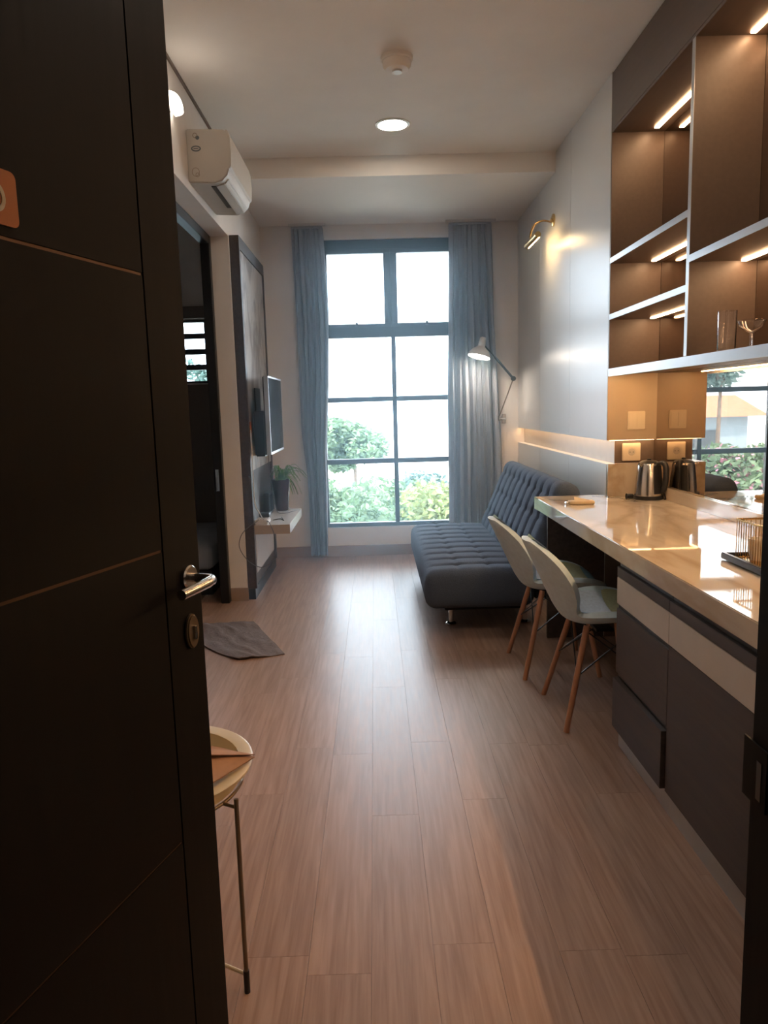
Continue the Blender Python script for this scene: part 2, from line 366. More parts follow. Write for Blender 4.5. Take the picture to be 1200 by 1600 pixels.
# right wall, panelled
wr = struct(MB().box(1.44, 1.85, 4.44, YF, 0, ZC).build('wall_right', 'wall'), 'white panelled wall beside the sofa with a lit groove', 'wall')
GZ0, GZ1 = 1.07, 1.21
ys = (4.402, 5.27, 6.21, YF)
for a, b in zip(ys, ys[1:]):
    top = 3.12 if a > 5.5 else ZC
    pz = ZC
    B(XR, 1.438, a + .0015, b - .0015, 0.002, GZ0).build('wall_panel', 'white', wr, bevel=.001)
    if a < 5.70 < b:
        MB().prism([(a + .0015, GZ1), (b - .0015, GZ1), (b - .0015, 3.118), (5.698, 3.118), (5.698, ZC - .002), (a + .0015, ZC - .002)], 0, XR, 1.438).build('wall_panel', 'white', wr)
    else:
        B(XR, 1.438, a + .0015, b - .0015, GZ1, (3.118 if a > 5.7 else ZC - .002)).build('wall_panel', 'white', wr, bevel=.001)
B(XR + .001, XM, 4.40, 4.44, GZ1, ZC - .002).build('end_panel', 'taupe', wr)
B(XR + .001, XM, 4.40, 4.44, 0, .79).build('end_panel', 'dkbrown', wr)
MB().box(1.4385, 1.4398, 4.44, YF - .002, GZ0, GZ1).build('groove_back', 'kick', wr)
B(1.4405, XM, 4.4385, 4.4398, GZ0, GZ1).build('groove_back', 'dkbrown', wr)
struct(B(1.70, 1.85, .63, 4.44, 0, ZC).build('wall_kitchen', 'dkbrown'), 'dark brown wall behind the kitchen counter', 'wall')
# entrance wall, and unseen corridor shell added to keep the door dark
we = MB().box(-4, -.76, .47, .63, 0, ZC).box(.392, 1.85, .47, .63, 0, ZC).box(-.76, .392, .47, .63, 2.32, ZC)
struct(we.build('wall_front', 'wall'), 'entrance wall around the front door', 'wall')
df = struct(MB().box(.334, .391, .45, .632, 0, 2.26).box(-.759, -.70, .45, .632, 0, 2.26).box(-.759, .391, .45, .632, 2.26, 2.319).build('shade strip_5', 'door', bevel=.004), 'dark wooden entrance door frame at the right edge', 'door frame')
MB().box(.3322, .334, .600, .640, 1.085, 1.142).build('strike_plate', 'door', df, label='dark metal strike plate')
MB().box(.3318, .3330, .608, .616, 1.092, 1.128).build('strike_hole', 'black', df)
struct(B(-1.6, -1.5, -2, .45, 0, 2.7).build('wall_corridor_left', 'corridor'), 'unseen dark corridor wall added to block stray light', 'wall')
struct(B(1.5, 1.6, -2, .45, 0, 2.7).build('wall_corridor_right', 'corridor'), 'unseen dark corridor wall added to block stray light', 'wall')
struct(B(-1.6, 1.6, -2.1, -2, 0, 2.7).build('wall_corridor_back', 'corridor'), 'unseen dark corridor wall added to block stray light', 'wall')
struct(B(-1.6, 1.6, -2.1, .469, 2.7, 2.8).build('ceiling_corridor', 'corridor'), 'unseen dark corridor ceiling added to block stray light', 'ceiling')

# ================================================================== ENTRANCE DOOR
DD = Vector((.311, .9504, 0)).normalized(); DN = Vector((DD.y, -DD.x, 0))
DE = Vector((-.253 * 1.5, 1.5, 0)) + DD * .014          # free edge
DM = Matrix(((-DD.x, DN.x, 0, DE.x), (-DD.y, DN.y, 0, DE.y), (0, 0, 1, 0), (0, 0, 0, 1)))   # local: x from free edge to hinge, y out of the face
def dbox(x0, x1, y0, y1, z0, z1): return B(x0, x1, y0, y1, z0, z1).xform(DM)
DW = .94
dr = thing('door_1', (DE.x, DE.y, 0), 'dark brown entrance door standing open on the left', 'door', kind='structure')
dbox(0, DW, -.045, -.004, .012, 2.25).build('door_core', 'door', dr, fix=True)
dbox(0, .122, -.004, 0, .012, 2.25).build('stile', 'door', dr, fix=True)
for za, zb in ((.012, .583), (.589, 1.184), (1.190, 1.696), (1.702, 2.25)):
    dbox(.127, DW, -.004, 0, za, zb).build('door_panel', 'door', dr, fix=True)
for z in (.583, 1.184, 1.696):
    dbox(.127, DW, -.0042, -.0028, z, z + .006).build('groove_inlay', 'groove', dr, fix=True)
def dl(c, prof, ax='n', n=24):
    return MB().lathe(DM @ Vector(c), prof, n, DN)
lv = dl((.048, 0, 1.118), [(.025, 0), (.025, .008), (.022, .011), (.0, .011)]).build('lever_handle', 'steel', dr, True, label='brushed steel lever handle')
pts = [(.048, .008, 1.118), (.048, .045, 1.118), (.050, .056, 1.118), (.058, .063, 1.117), (.08, .065, 1.116), (.165, .062, 1.113)]
MB().tube([DM @ Vector(p) for p in pts], [.009, .009, .0095, .010, .0105, .010], 14).build('lever', 'steel', lv, True)
pl = [(.027 * math.cos(t) * .8, .036 * math.sin(t)) for t in [2 * PI * i / 28 for i in range(28)]]
esc = MB().prism([(.050 + a, 1.006 + b) for a, b in pl], 1, 0, .010).xform(DM).build('lock_escutcheon', 'legmetal', dr, fix=True, bevel=.003, smooth=True)
dbox(.0465, .0535, .010, .016, .990, 1.018).build('thumb_turn', 'steel', esc, fix=True, bevel=.001)
# number plaque
rc = []
for cx_, cz_, a0 in ((.425, 1.778, PI / 2), (.575, 1.778, 0), (.575, 1.736, -PI / 2), (.425, 1.736, PI)):
    pass
def rrect(x0, x1, z0, z1, r, n=5):
    o = []
    for cx_, cz_, a0 in ((x1 - r, z1 - r, 0), (x0 + r, z1 - r, PI / 2), (x0 + r, z0 + r, PI), (x1 - r, z0 + r, 3 * PI / 2)):
        o += [(cx_ + r * math.cos(a0 + PI / 2 * i / n), cz_ + r * math.sin(a0 + PI / 2 * i / n)) for i in range(n + 1)]
    return o
pq = MB().prism(rrect(.418, .56, 1.716, 1.792, .010), 1, 0, .003).xform(DM).build('number_plaque', 'orange', dr, fix=True, label='orange plaque with a pale numeral')
def ring(cx_, cz_, r, z_, w_, n=24):
    v = []; ff = []
    for i in range(n):
        t = 2 * PI * i / n
        for rr in (r, r - w_):
            for yy in (.003, .0042): v.append((cx_ + rr * math.cos(t), yy, cz_ + rr * z_ * math.sin(t)))
    for i in range(n):
        a, b = i * 4, ((i + 1) % n) * 4
        ff += [(a + 1, b + 1, b + 3, a + 3), (a, b, b + 1, a + 1), (a + 2, a + 3, b + 3, b + 2)]
    return MB().add(v, ff).xform(DM)
ring(.457, 1.752, .016, 1.25, .006).build('numeral', 'numeral', pq, fix=True)

# ================================================================== CEILING FITTINGS
for dly, lb in ((5.10, 'round recessed ceiling downlight, lit, in the middle of the ceiling'), (2.45, 'round recessed ceiling downlight above the entrance floor')):
    dlt = thing('downlight', (.17, dly, ZC), lb, 'downlight', 'ceiling downlights')
    MB().lathe((.17, dly, ZC - .008), [(.094, .002), (.094, 0), (.112, .003), (.112, .008)], 40).build('trim_ring', 'plastic', dlt, True)
    MB().lathe((.17, dly, ZC - .0065), [(.0, 0), (.094, 0), (.094, .004)], 40).build('diffuser', 'lamp', dlt)
sm = thing('smoke_detector', (.17, 4.17, ZC), 'white round smoke detector on the ceiling', 'smoke detector')
MB().lathe((.17, 4.17, ZC), [(.085, 0), (.085, -.016), (.078, -.022), (.0, -.022)], 32).build('base_plate', 'ceil', sm, True)
MB().lathe((.17, 4.17, ZC - .022), [(.074, 0), (.074, -.022), (.060, -.040), (.03, -.044), (.0, -.044)], 32).build('housing', 'ceil', sm, True)
MB().lathe((.17, 4.17, ZC - .066), [(.028, 0), (.026, -.010), (.0, -.010)], 24).build('sensor_cap', 'plastic', sm, True)

# wall bowl lamp half hidden behind the door
wb = thing('wall_bowl_lamp', (XL, 4.06, 2.98), 'glowing white bowl lamp high on the left wall behind the door edge', 'wall lamp')
MB().lathe((XL, 4.06, 3.015), [(.04, 0), (.04, .013), (0, .013)], 24, (1, 0, 0)).build('back_plate', 'plastic', wb, True)
def bowl(u, v):
    a = -PI / 2 + PI * v; t = u * PI / 2
    return (XL + .014 + .062 * math.cos(t) ** .7 * math.cos(a), 4.06 + .085 * math.cos(t) ** .7 * math.sin(a), 2.985 + .085 * math.sin(t))
bw = MB().grid(bowl, 10, 18)
bw.add([(XL + .014, 4.06, 2.985)] + [bowl(0, k / 18) for k in range(19)], [(0, k + 1, k + 2) for k in range(18)])
bw.build('bowl_shade', 'dome', wb, True, fix=True)

# ================================================================== AIR CONDITIONER
ac = thing('air_conditioner', (XL, 4.8, 2.73), 'white wall split air conditioner above the bedroom doorway', 'air conditioner')
A0, A1 = 4.42, 5.14
prof = [(XL, 2.735), (-.87, 2.728), (-.825, 2.742), (-.795, 2.772), (-.780, 2.82), (-.776, 2.90), (-.780, 2.97), (-.790, 3.006), (-.81, 3.015), (XL, 3.022)]
MB().prism(prof, 1, A0, A1).build('body', 'acwhite', ac, bevel=.006, smooth=True)
fp = [(-.792, 2.80), (-.772, 2.815), (-.768, 2.90), (-.772, 2.975), (-.783, 3.012), (-.797, 3.012)]
MB().prism(fp, 1, A0 - .002, A1 + .002).build('front_panel', 'acwhite', ac, bevel=.003, smooth=True)
MB().prism([(-.868, 2.722), (-.822, 2.734), (-.824, 2.742), (-.87, 2.730)], 1, A0 + .05, A1 - .05).build('louver_flap', 'acwhite', ac)
B(-.90, -.872, A0 + .06, A1 - .20, 2.7255, 2.735).build('air_slot', 'black', ac)
for i in range(3):
    MB().prism([(-.818 + i * .008, 2.741 + i * .008), (-.812 + i * .008, 2.747 + i * .008), (-.812 + i * .008, 2.750 + i * .008), (-.820 + i * .008, 2.744 + i * .008)], 1, A0 + .06, A1 - .06).build('vane', 'acwhite', ac)
def decal(cx_, cz_, rx, rz, mat, inner=0):
    n = 20; y = A0 - .0012
    if not inner:
        return MB().prism([(cx_ + rx * math.cos(2 * PI * i / n), cz_ + rz * math.sin(2 * PI * i / n)) for i in range(n)], 1, y, A0 + .001).build('logo_decal', mat, ac, fix=True)
    v = []; ff = []
    for i in range(n):
        t = 2 * PI * i / n; v += [(cx_ + rx * math.cos(t), y, cz_ + rz * math.sin(t)), (cx_ + (rx - inner) * math.cos(t), y, cz_ + (rz - inner) * math.sin(t))]
    ff = [(2 * i, 2 * ((i + 1) % n), 2 * ((i + 1) % n) + 1, 2 * i + 1) for i in range(n)]
    return MB().add(v, ff).build('logo_decal', mat, ac)
decal(-.965, 2.985, .014, .014, 'decal2', .004); decal(-.952, 2.973, .011, .011, 'decal')
decal(-.963, 2.915, .028, .016, 'decal'); 
MB().prism([(-.963 + .020 * math.cos(2 * PI * i / 16), 2.915 + .009 * math.sin(2 * PI * i / 16)) for i in range(16)], 1, A0 - .0018, A0).build('logo_decal', 'acwhite', ac, fix=True)
B(-.977, -.949, A0 - .0022, A0, 2.9125, 2.9175).build('logo_decal', 'decal', ac)
decal(-.972, 2.79, .022, .024, 'decal2', .003); decal(-.962, 2.775, .012, .012, 'decal2', .003)

# ================================================================== CURTAINS
def curtain(name, left, right, ztop, zbot, nf, ph, label):
    c = thing(name, ((left(zbot) + right(zbot)) / 2, 7.06, zbot), label, 'curtain', 'grey curtains at the tall window')
    def fn(u, v):
        z = ztop + (zbot - ztop) * u; x = left(z) + (right(z) - left(z)) * v
        amp = .013 + .027 * min(1, u * 4)
        y = 7.065 + amp * math.sin(2 * PI * nf * v + ph + .5 * math.sin(3 * u)) + .35 * amp * math.sin(2 * PI * nf * 2.3 * v + 1.7 + u)
        return (x + .004 * math.sin(9 * u + 20 * v), y, z)
    MB().grid(fn, 40, nf * 14, .003).build('cloth', 'curtain', c, True)
    hd = MB().box(left(ztop) + .002, right(ztop) - .002, 7.045, 7.085, ztop - .004, ztop + .012).build('heading_tape', 'curtain', c)
    for i in range(nf):
        x = left(ztop) + (right(ztop) - left(ztop)) * (i + .5) / nf
        B(x - .006, x + .006, 7.055, 7.067, ztop + .012, 3.098).build('hook', 'plastic', c)
    return c
def lerp(pts):
    def g(z):
        for (z0, a), (z1, b) in zip(pts, pts[1:]):
            if z <= z0 and z >= z1: return a + (b - a) * (z0 - z) / (z0 - z1)
        return pts[0][1] if z > pts[0][0] else pts[-1][1]
    return g
curtain('curtain', lerp([(3.09, -.72), (1.7, -.70), (1.2, -.70), (.8, -.665), (.02, -.66)]), lerp([(3.09, -.43), (2.3, -.40), (1.7, -.42), (1.0, -.475), (.02, -.49)]), 3.08, .03, 6, .3, 'grey curtain gathered at the left of the window beside the plant')
curtain('curtain', lerp([(3.09, .728), (1.5, .705), (.02, .69)]), lerp([(3.09, 1.12), (2.2, 1.15), (1.6, 1.185), (1.0, 1.21), (.02, 1.21)]), 3.08, .03, 7, 1.1, 'grey curtain hanging at the right of the window behind the swing-arm lamp')
for xa, xb, lb in ((-.74, -.40, 'white curtain rail above the left curtain'), (.70, 1.16, 'white curtain rail above the right curtain')):
    tr = tag(B(xa, xb, 7.045, 7.085, 3.098, 3.1195).build('curtain_rail', 'plastic'), lb, 'curtain rail', 'curtain rails')

# ================================================================== TV PANEL, TV, SHELF, PLANT
PX = -.945; PY0, PY1, PZ0, PZ1 = 5.562, 6.76, .085, 2.70
tp = thing('tv_panel', (-.98, 6.15, 0), 'tall dark framed wall panel with a veined stone slab behind the television', 'wall panel')
B(XL + .001, PX - .02, PY0, PY1, PZ0, PZ1).build('backing', 'cabwood', tp)
B(PX - .02, PX, PY0, PY0 + .05, PZ0, PZ1).build('frame_side', 'cabwood', tp)
B(PX - .02, PX, PY1 - .05, PY1, PZ0, PZ1).build('frame_side', 'cabwood', tp)
B(PX - .02, PX, PY0 + .05, PY1 - .05, PZ1 - .09, PZ1).build('frame_top', 'cabwood', tp)
B(PX - .02, PX - .008, PY0 + .052, PY1 - .052, .985, PZ1 - .092).build('stone_slab', 'tvmarble', tp)
B(PX - .02, PX + .004, PY0 + .052, PY1 - .2, .20, .498).build('lower_panel', 'offwhite', tp)
B(XL + .001, PX - .012, PY0, PY1, .0, .084).build('plinth', 'framemetal', tp)
B(PX - .0078, PX + .001, 5.66, 5.70, 1.275, 1.36).build('wall_outlet', 'orange', tp, label='small tan wall outlet')
sh = thing('floating_shelf', (-.8, 6.03, .50), 'white floating shelf under the television holding the potted plant', 'shelf')
B(PX + .0005, -.672, 5.585, 6.484, .503, .575).build('board', 'offwhite', sh, bevel=.002)
B(PX + .0005, -.6725, 5.580, 5.585, .504, .574).build('warm_lit_end', 'taupe', sh)  # taupe on the white board's near end imitates warm light
tv = thing('television', (-.80, 6.0, 1.1), 'flat television on a black arm, seen almost edge-on', 'television')
T0, T1, TZ0, TZ1 = 5.66, 6.44, 1.105, 1.70; TX = -.80
B(TX - .04, TX - .004, T0, T1, TZ0, TZ1).build('back_case', 'blackplastic', tv, bevel=.006)
MB().box(TX - .004, TX + .003, T0, T0 + .012, TZ0, TZ1).box(TX - .004, TX + .003, T1 - .012, T1, TZ0, TZ1).box(TX - .004, TX + .003, T0 + .012, T1 - .012, TZ0, TZ0 + .018).box(TX - .004, TX + .003, T0 + .012, T1 - .012, TZ1 - .012, TZ1).box(TX - .030, TX - .004, T0 - .003, T0, TZ0, TZ1).build('bezel', 'silver', tv)
B(TX - .004, TX + .0005, T0 + .012, T1 - .012, TZ0 + .018, TZ1 - .012).build('screen', 'screen', tv)
bk = MB().box(PX + .0005, PX + .010, 5.90, 6.15, 1.16, 1.62).box(TX - .055, TX - .04, 5.90, 6.20, 1.14, 1.58).build('bracket', 'blackplastic', tv)
MB().tube([(PX, 6.0, 1.38), (-.89, 5.86, 1.38), (TX - .05, 6.02, 1.38)], .02, 8).build('swing_arm', 'blackplastic', bk)
MB().box(-.93, TX - .045, 5.72, 5.95, 1.09, 1.44).build('mount_box', 'blackplastic', bk, bevel=.01)
# potted plant
pp = thing('potted_plant', (-.83, 6.40, .575), 'green striped spider plant in a tall dark brown pot on the white shelf', 'plant')
MB().lathe((-.83, 6.40, .575), [(.0, 0), (.050, 0), (.054, .004), (.078, .24), (.083, .262), (.083, .270), (.074, .270), (.07, .245)], 28, cap=False).build('pot', 'pot', pp, True)
MB().lathe((-.83, 6.40, .575), [(.0, .245), (.0705, .243)], 24, cap=False).build('soil', 'soil', pp)
rl = random.Random(3)
for i in range(64):
    a = 2 * PI * i / 38 + rl.uniform(-.15, .15); Lh = rl.uniform(.14, .27); up = rl.uniform(.08, .17); wd = rl.uniform(.009, .014)
    if i >= 38: up *= .55; Lh = rl.uniform(.09, .17)
    dx, dy = math.cos(a), math.sin(a); pts = []
    if dx < -.2: Lh *= .3
    for j in range(7):
        t = j / 6; rr = .02 + Lh * t; z = .82 + up * (1 - (1 - 2.0 * t * .8) ** 2) - (.05 if i < 38 else .16) * t * t
        pts.append((-.83 + dx * rr, 6.40 + dy * rr, z, wd * (1 - .9 * t ** 2) + .0008))
    def leafmesh(sc, dz):
        v = []; ff = []
        for (x, y, z, ww) in pts:
            v += [(x - dy * ww * sc, y + dx * ww * sc, z + .003 + dz), (x, y, z + dz), (x + dy * ww * sc, y - dx * ww * sc, z + .003 + dz)]
        for j in range(6):
            for k in range(2): ff.append((j * 3 + k, j * 3 + k + 1, j * 3 + 4 + k, j * 3 + 3 + k))
        return MB().add(v, ff)
    lf = leafmesh(1, 0).build('leaf', 'leaf', pp, True)
    leafmesh(.35, .0012).build('leaf_stripe', 'leafpale', lf, True)
# things on the shelf
ps = thing('power_strip', (-.90, 5.68, .575), 'white power strip at the near end of the white shelf', 'power strip')
B(-.942, -.842, 5.60, 5.76, .5752, .612).build('casing', 'plastic', ps, bevel=.006)
for y in (5.63, 5.69):
    MB().lathe((-.89, y, .6105), [(.017, 0), (.017, .0025), (.012, .0025), (.011, .001), (0, .001)], 16).build('outlet', 'decal', ps)
ad = tag(MB().rbox(-.925, -.845, 5.715, 5.80, .6125, .648, .01, (5, 5, 4)).build('power_adapter', 'blackplastic', None, True), 'black power adapter plugged into the white power strip', 'adapter')
bx = thing('set_top_box', (-.915, 6.25, .575), 'black upright box between the wall panel and the potted plant', 'media box')
B(-.942, -.895, 6.10, 6.30, .5755, .76).build('case', 'blackplastic', bx, bevel=.005)
B(-.895, -.8935, 6.12, 6.28, .60, .74).build('front_plate', 'screen', bx)
def cable(name, pts, r, mat, label, sub=6):
    P = [Vector(p) for p in pts]; out = []
    for i in range(len(P) - 1):
        a, b, c, d = P[max(i - 1, 0)], P[i], P[i + 1], P[min(i + 2, len(P) - 1)]
        for j in range(sub):
            t = j / sub; out.append(.5 * ((2 * b) + (c - a) * t + (2 * a - 5 * b + 4 * c - d) * t * t + (3 * b - a - 3 * c + d) * t ** 3))
    out.append(P[-1])
    return tag(MB().tube(out, r, 8).build(name, mat, None, True), label, 'cable')
cable('cable', [(-.938, 5.61, 1.30), (-.936, 5.606, 1.0), (-.934, 5.60, .75), (-.90, 5.61, .66), (-.888, 5.63, .625)], .0035, 'plastic', 'thin white cable running down the stone panel to the power strip')
cable('cable', [(-.86, 5.62, .590), (-.83, 5.568, .60), (-.79, 5.556, .50), (-.78, 5.55, .40), (-.82, 5.545, .30), (-.90, 5.545, .255), (-.99, 5.52, .31), (-1.05, 5.50, .42), (-1.03, 5.51, .52), (-.96, 5.545, .585), (-.93, 5.56, .60), (-.91, 5.60, .616)], .003, 'decal', 'grey cable hanging in a wide loop below the white shelf')
cable('cable', [(-.83, 5.80, .580), (-.78, 5.86, .579), (-.74, 5.76, .579), (-.78, 5.95, .579), (-.75, 5.80, .579)], .003, 'blackplastic', 'short black cable folded on the white shelf')
cable('cable', [(-.86, 5.95, 1.12), (-.87, 6.0, .95), (-.86, 6.08, .80), (-.84, 6.10, .62), (-.80, 6.15, .580), (-.72, 6.30, .579), (-.690, 6.42, .579)], .0025, 'decal', 'thin dark cable hanging from the television onto the shelf')

# ================================================================== SOFA
SY0, SY1 = 4.50, 6.42
so = thing('sofa_bed', (.75, 5.46, 0), 'blue-grey tufted fabric sofa bed against the white panelled wall', 'sofa')
NCH = 10; gy = [SY0 + (SY1 - SY0) * i / NCH for i in range(1, NCH)]
rowsx = (.50, .70)
def seat_disp(p, n):
    d = 0.
    if p.z > .36:
        g = max(math.exp(-((p.y - y) / .022) ** 2) for y in gy)
        edge = min(1., max(0., (p.x - .30) / .06)) * min(1., max(0., (.98 - p.x) / .05))
        d += .016 * g * edge
        for xr in rowsx:
            d += .006 * math.exp(-((p.x - xr) / .014) ** 2)
            q = math.exp(-((p.x - xr) / .03) ** 2); d += .020 * q * g
    return Vector((p.x, p.y, p.z - d + (.012 if p.z > .36 else 0) * math.sin(min(1, max(0, (p.x - .28) / .7)) * PI)))
MB().rbox(.285, .985, SY0, SY1, .165, .415, .075, (44, 110, 8), seat_disp).build('seat_cushion', 'sofa', so, True)
MB().box(.42, .93, SY0 + .12, SY1 - .12, .135, .17).build('seat_base', 'sofadk', so)
# back, built upright then leaned
HB = .66
rowsz = (.20, .38, .54)
def back_disp(p, n):
    d = 0.
    if p.x < -.02:
        g = max(math.exp(-((p.y - y) / .022) ** 2) for y in gy)
        edge = min(1., max(0., (HB - p.z) / .08)) * min(1., max(0., p.z / .05))
        d += .014 * g * edge
        for zr in rowsz:
            d += .006 * math.exp(-((p.z - zr) / .014) ** 2); d += .020 * math.exp(-((p.z - zr) / .03) ** 2) * g
    return Vector((p.x + d, p.y, p.z))
bkm = MB().rbox(-.085, .085, SY0, SY1, 0, HB, .075, (6, 110, 44), back_disp)
lean = math.radians(23)
bkm.xform(Matrix.Translation((.955, 0, .335)) @ Matrix.Rotation(lean, 4, 'Y'))
bkm.build('back_cushion', 'sofa', so, True)
MB().box(1.0, 1.10, SY0 + .1, SY1 - .1, .20, .36).build('hinge_frame', 'sofadk', so)
for x in (.47, .96):
    for y in (SY0 + .26, SY1 - .26):
        lg = MB().tube([(x, y, .15), (x, y, .018)], .017, 14).build('leg', 'chrome', so, True)
        MB().lathe((x, y, 0), [(.036, 0), (.038, .008), (.032, .016), (.018, .020), (0, .020)], 20).build('foot', 'chrome', lg, True)

# ================================================================== CHAIRS
def spline(P, t):
    n = len(P) - 1; s = min(max(t, 0), 1) * n; i = min(int(s), n - 1); u = s - i
    a, b, c, d = P[max(i - 1, 0)], P[i], P[i + 1], P[min(i + 2, n)]
    return [.5 * (2 * b[k] + (c[k] - a[k]) * u + (2 * a[k] - 5 * b[k] + 4 * c[k] - d[k]) * u * u + (3 * b[k] - a[k] - 3 * c[k] + d[k]) * u ** 3) for k in range(len(b))]
# spine: x, z, half width, side lift (seat) , side forward (back)
SP = [(.225, .425, .12, .02, .0), (.215, .445, .19, .035, .0), (.14, .452, .232, .06, .0), (.03, .443, .242, .08, .0), (-.08, .44, .212, .075, .0), (-.155, .462, .160, .045, .03),
      (-.200, .515, .150, .01, .06), (-.235, .585, .190, .0, .085), (-.272, .665, .226, .0, .09), (-.310, .745, .216, .0, .075), (-.338, .805, .160, .0, .045), (-.350, .835, .085, .0, .02)]
def shell(u, v, off=0.):
    x, z, hw, lift, fwd = spline(SP, u); q = 2 * v - 1
    x2, z2 = spline(SP, min(1, u + .01))[:2]; x1, z1 = spline(SP, max(0, u - .01))[:2]
    tx, tz = x2 - x1, z2 - z1; l = math.hypot(tx, tz) or 1; nx, nz = tz / l, -tx / l       # normal up / forward
    e = 1 - .0 * q * q
    return (x + fwd * q * q + nx * off, hw * q * e, z + lift * q * q + nz * off)
def make_chair():
    c = thing('dining_chair', (0, 0, 0), 'chair', 'chair', 'pale sage dining chairs at the counter')
    MB().grid(lambda u, v: shell(u, v), 44, 16, .028).build('shell', 'chair', c, True)
    pat = [(0, .0, .20, .0, .5, 'patch_b'), (0, .0, .115, .5, 1, 'patch_t'), (0, .115, .24, .5, 1, 'patch_y'), (0, .20, .46, 0, .5, 'patch_b'), (0, .24, .46, .5, 1, 'patch_g'),
           (0, .47, .66, 0, .5, 'patch_g'), (0, .47, .66, .5, 1, 'patch_b'), (0, .66, .84, 0, .5, 'patch_b'), (0, .66, .84, .5, 1, 'patch_g'), (0, .84, .985, 0, .5, 'patch_g'), (0, .84, .985, .5, 1, 'patch_t')]
    for _, u0, u1, v0, v1, mt in pat:
        def fn(a, b, u0=u0, u1=u1, v0=v0, v1=v1):
            vv = .04 + .92 * (v0 + (v1 - v0) * b)
            pf = .030 + .009 * (math.sin(PI * a) * math.sin(PI * b)) ** .5 if 0 < a < 1 and 0 < b < 1 else .030
            return shell(max(.02, u0) + (u1 - max(.02, u0)) * a, vv, pf)
        MB().grid(fn, 10, 8, .0).build('fabric_patch', mt, c, True)
    for sx in (-1, 1):
        for sy in (-1, 1):
            top = (sx * .105 + .02, sy * .125, .456); bot = (sx * .20, sy * .218, 0)
            MB().tube([top, bot], .0145, 12, True, .0125).build('leg', 'beech', c, True)
    br = MB()
    P = {(sx, sy, t): Vector((sx * .105 + .02, sy * .125, .456)).lerp(Vector((sx * .20, sy * .218, 0)), t) for sx in (-1, 1) for sy in (-1, 1) for t in (.05, .48)}
    for sx in (-1, 1):
        br.tube([P[sx, -1, .48], P[sx, 1, .05]], .0035, 6); br.tube([P[sx, 1, .48], P[sx, -1, .05]], .0035, 6)
    for sy in (-1, 1):
        br.tube([P[-1, sy, .48], P[1, sy, .05]], .0035, 6); br.tube([P[1, sy, .48], P[-1, sy, .05]], .0035, 6)
    br.build('wire_brace', 'black', c, True)
    MB().box(-.02, .06, -.05, .05, .402, .414).build('seat_mount', 'black', c)
    return c
c1 = make_chair(); c1.location = (1.005, 3.30, 0); tag(c1, 'pale sage dining chair with wooden legs, the one nearer the drawers', 'chair', 'pale sage dining chairs at the counter')
c2 = copy_tree(c1); c2.location = (.947, 3.94, 0); c2.rotation_euler.z = .02; c2['label'] = 'pale sage dining chair with wooden legs, the one nearer the sofa'

# ================================================================== KITCHEN
CT = .875
ct = thing('countertop', (1.3, 2.6, .80), 'long glossy beige stone countertop with a thick front edge', 'countertop')
B(.965, XM - .002, .66, 4.398, CT - .072, CT).build('slab', 'counter', ct, bevel=.003)
B(.965, XR - .002, 4.398, 4.485, CT - .072, CT).build('slab_end', 'counter', ct)
B(1.03, XR - .003, 4.405, 4.43, .0, CT - .073).build('support_panel', 'cabwood', ct)
tag(B(XM - .022, XM - .002, .66, 4.3775, CT, CT + .068).build('counter_upstand', 'counter', None, bevel=.002), 'low beige stone upstand along the mirror at the back of the counter', 'upstand')
tag(B(XR + .002, XM - .002, 4.378, 4.398, CT, GZ0).build('splashback', 'counter', None, bevel=.001), 'beige stone splashback below the power socket at the counter end', 'splashback')
mr = tag(B(XM, XM + .006, .66, 4.4382, CT - .07, ZC - .01).build('mirror', 'mirror'), 'bronze tinted mirror covering the wall behind the counter and shelves', 'mirror')
def unit(ya, yb, two, label):
    c = thing('base_cabinet', (1.3, (ya + yb) / 2, 0), label, 'cabinet', 'base cabinets under the counter')
    FX = .975
    B(FX + .02, XM - .004, ya + .001, yb - .001, .09, .802).build('carcass', 'cabwood', c)
    B(FX + .012, FX + .02, ya + .002, yb - .002, .778, .802).build('grip_channel_gap', 'black', c)
    g = .0015
    B(FX, FX + .0195, ya + g, yb - g, .735, .776).build('drawer_rail', 'cabwood', c, bevel=.001)
    B(FX, FX + .0195, ya + g, yb - g, .622, .733).build('drawer_front', 'cream', c, bevel=.001)
    if two:
        B(FX + .008, FX + .0195, ya + g, yb - g, .602, .621).build('grip_channel_gap', 'black', c)
        B(FX, FX + .0195, ya + g, yb - g, .328, .602).build('drawer_front', 'cabwood', c, bevel=.001)
        B(FX + .010, FX + .0195, ya + g, yb - g, .306, .327).build('grip_channel_gap', 'black', c)  # black strip stands in for the shadow above the lower drawer
        B(FX - .012, FX + .0195, ya + .014, yb - g, .092, .305).build('drawer_front', 'cabwood', c, bevel=.001)
    else:
        B(FX, FX + .0195, ya + g, yb - g, .092, .620).build('cabinet_door', 'cabwood', c, bevel=.001)
    B(.992, 1.01, ya, yb, .0, .089).build('plinth', 'kick', c)
    return c
unit(2.405, 2.945, True, 'dark wood drawer unit with a cream top drawer beside the chairs')
unit(1.50, 2.405, False, 'wide dark wood base cabinet with a cream drawer band beside the door frame')
unit(.66, 1.50, False, 'dark wood base cabinet beside the entrance wall')
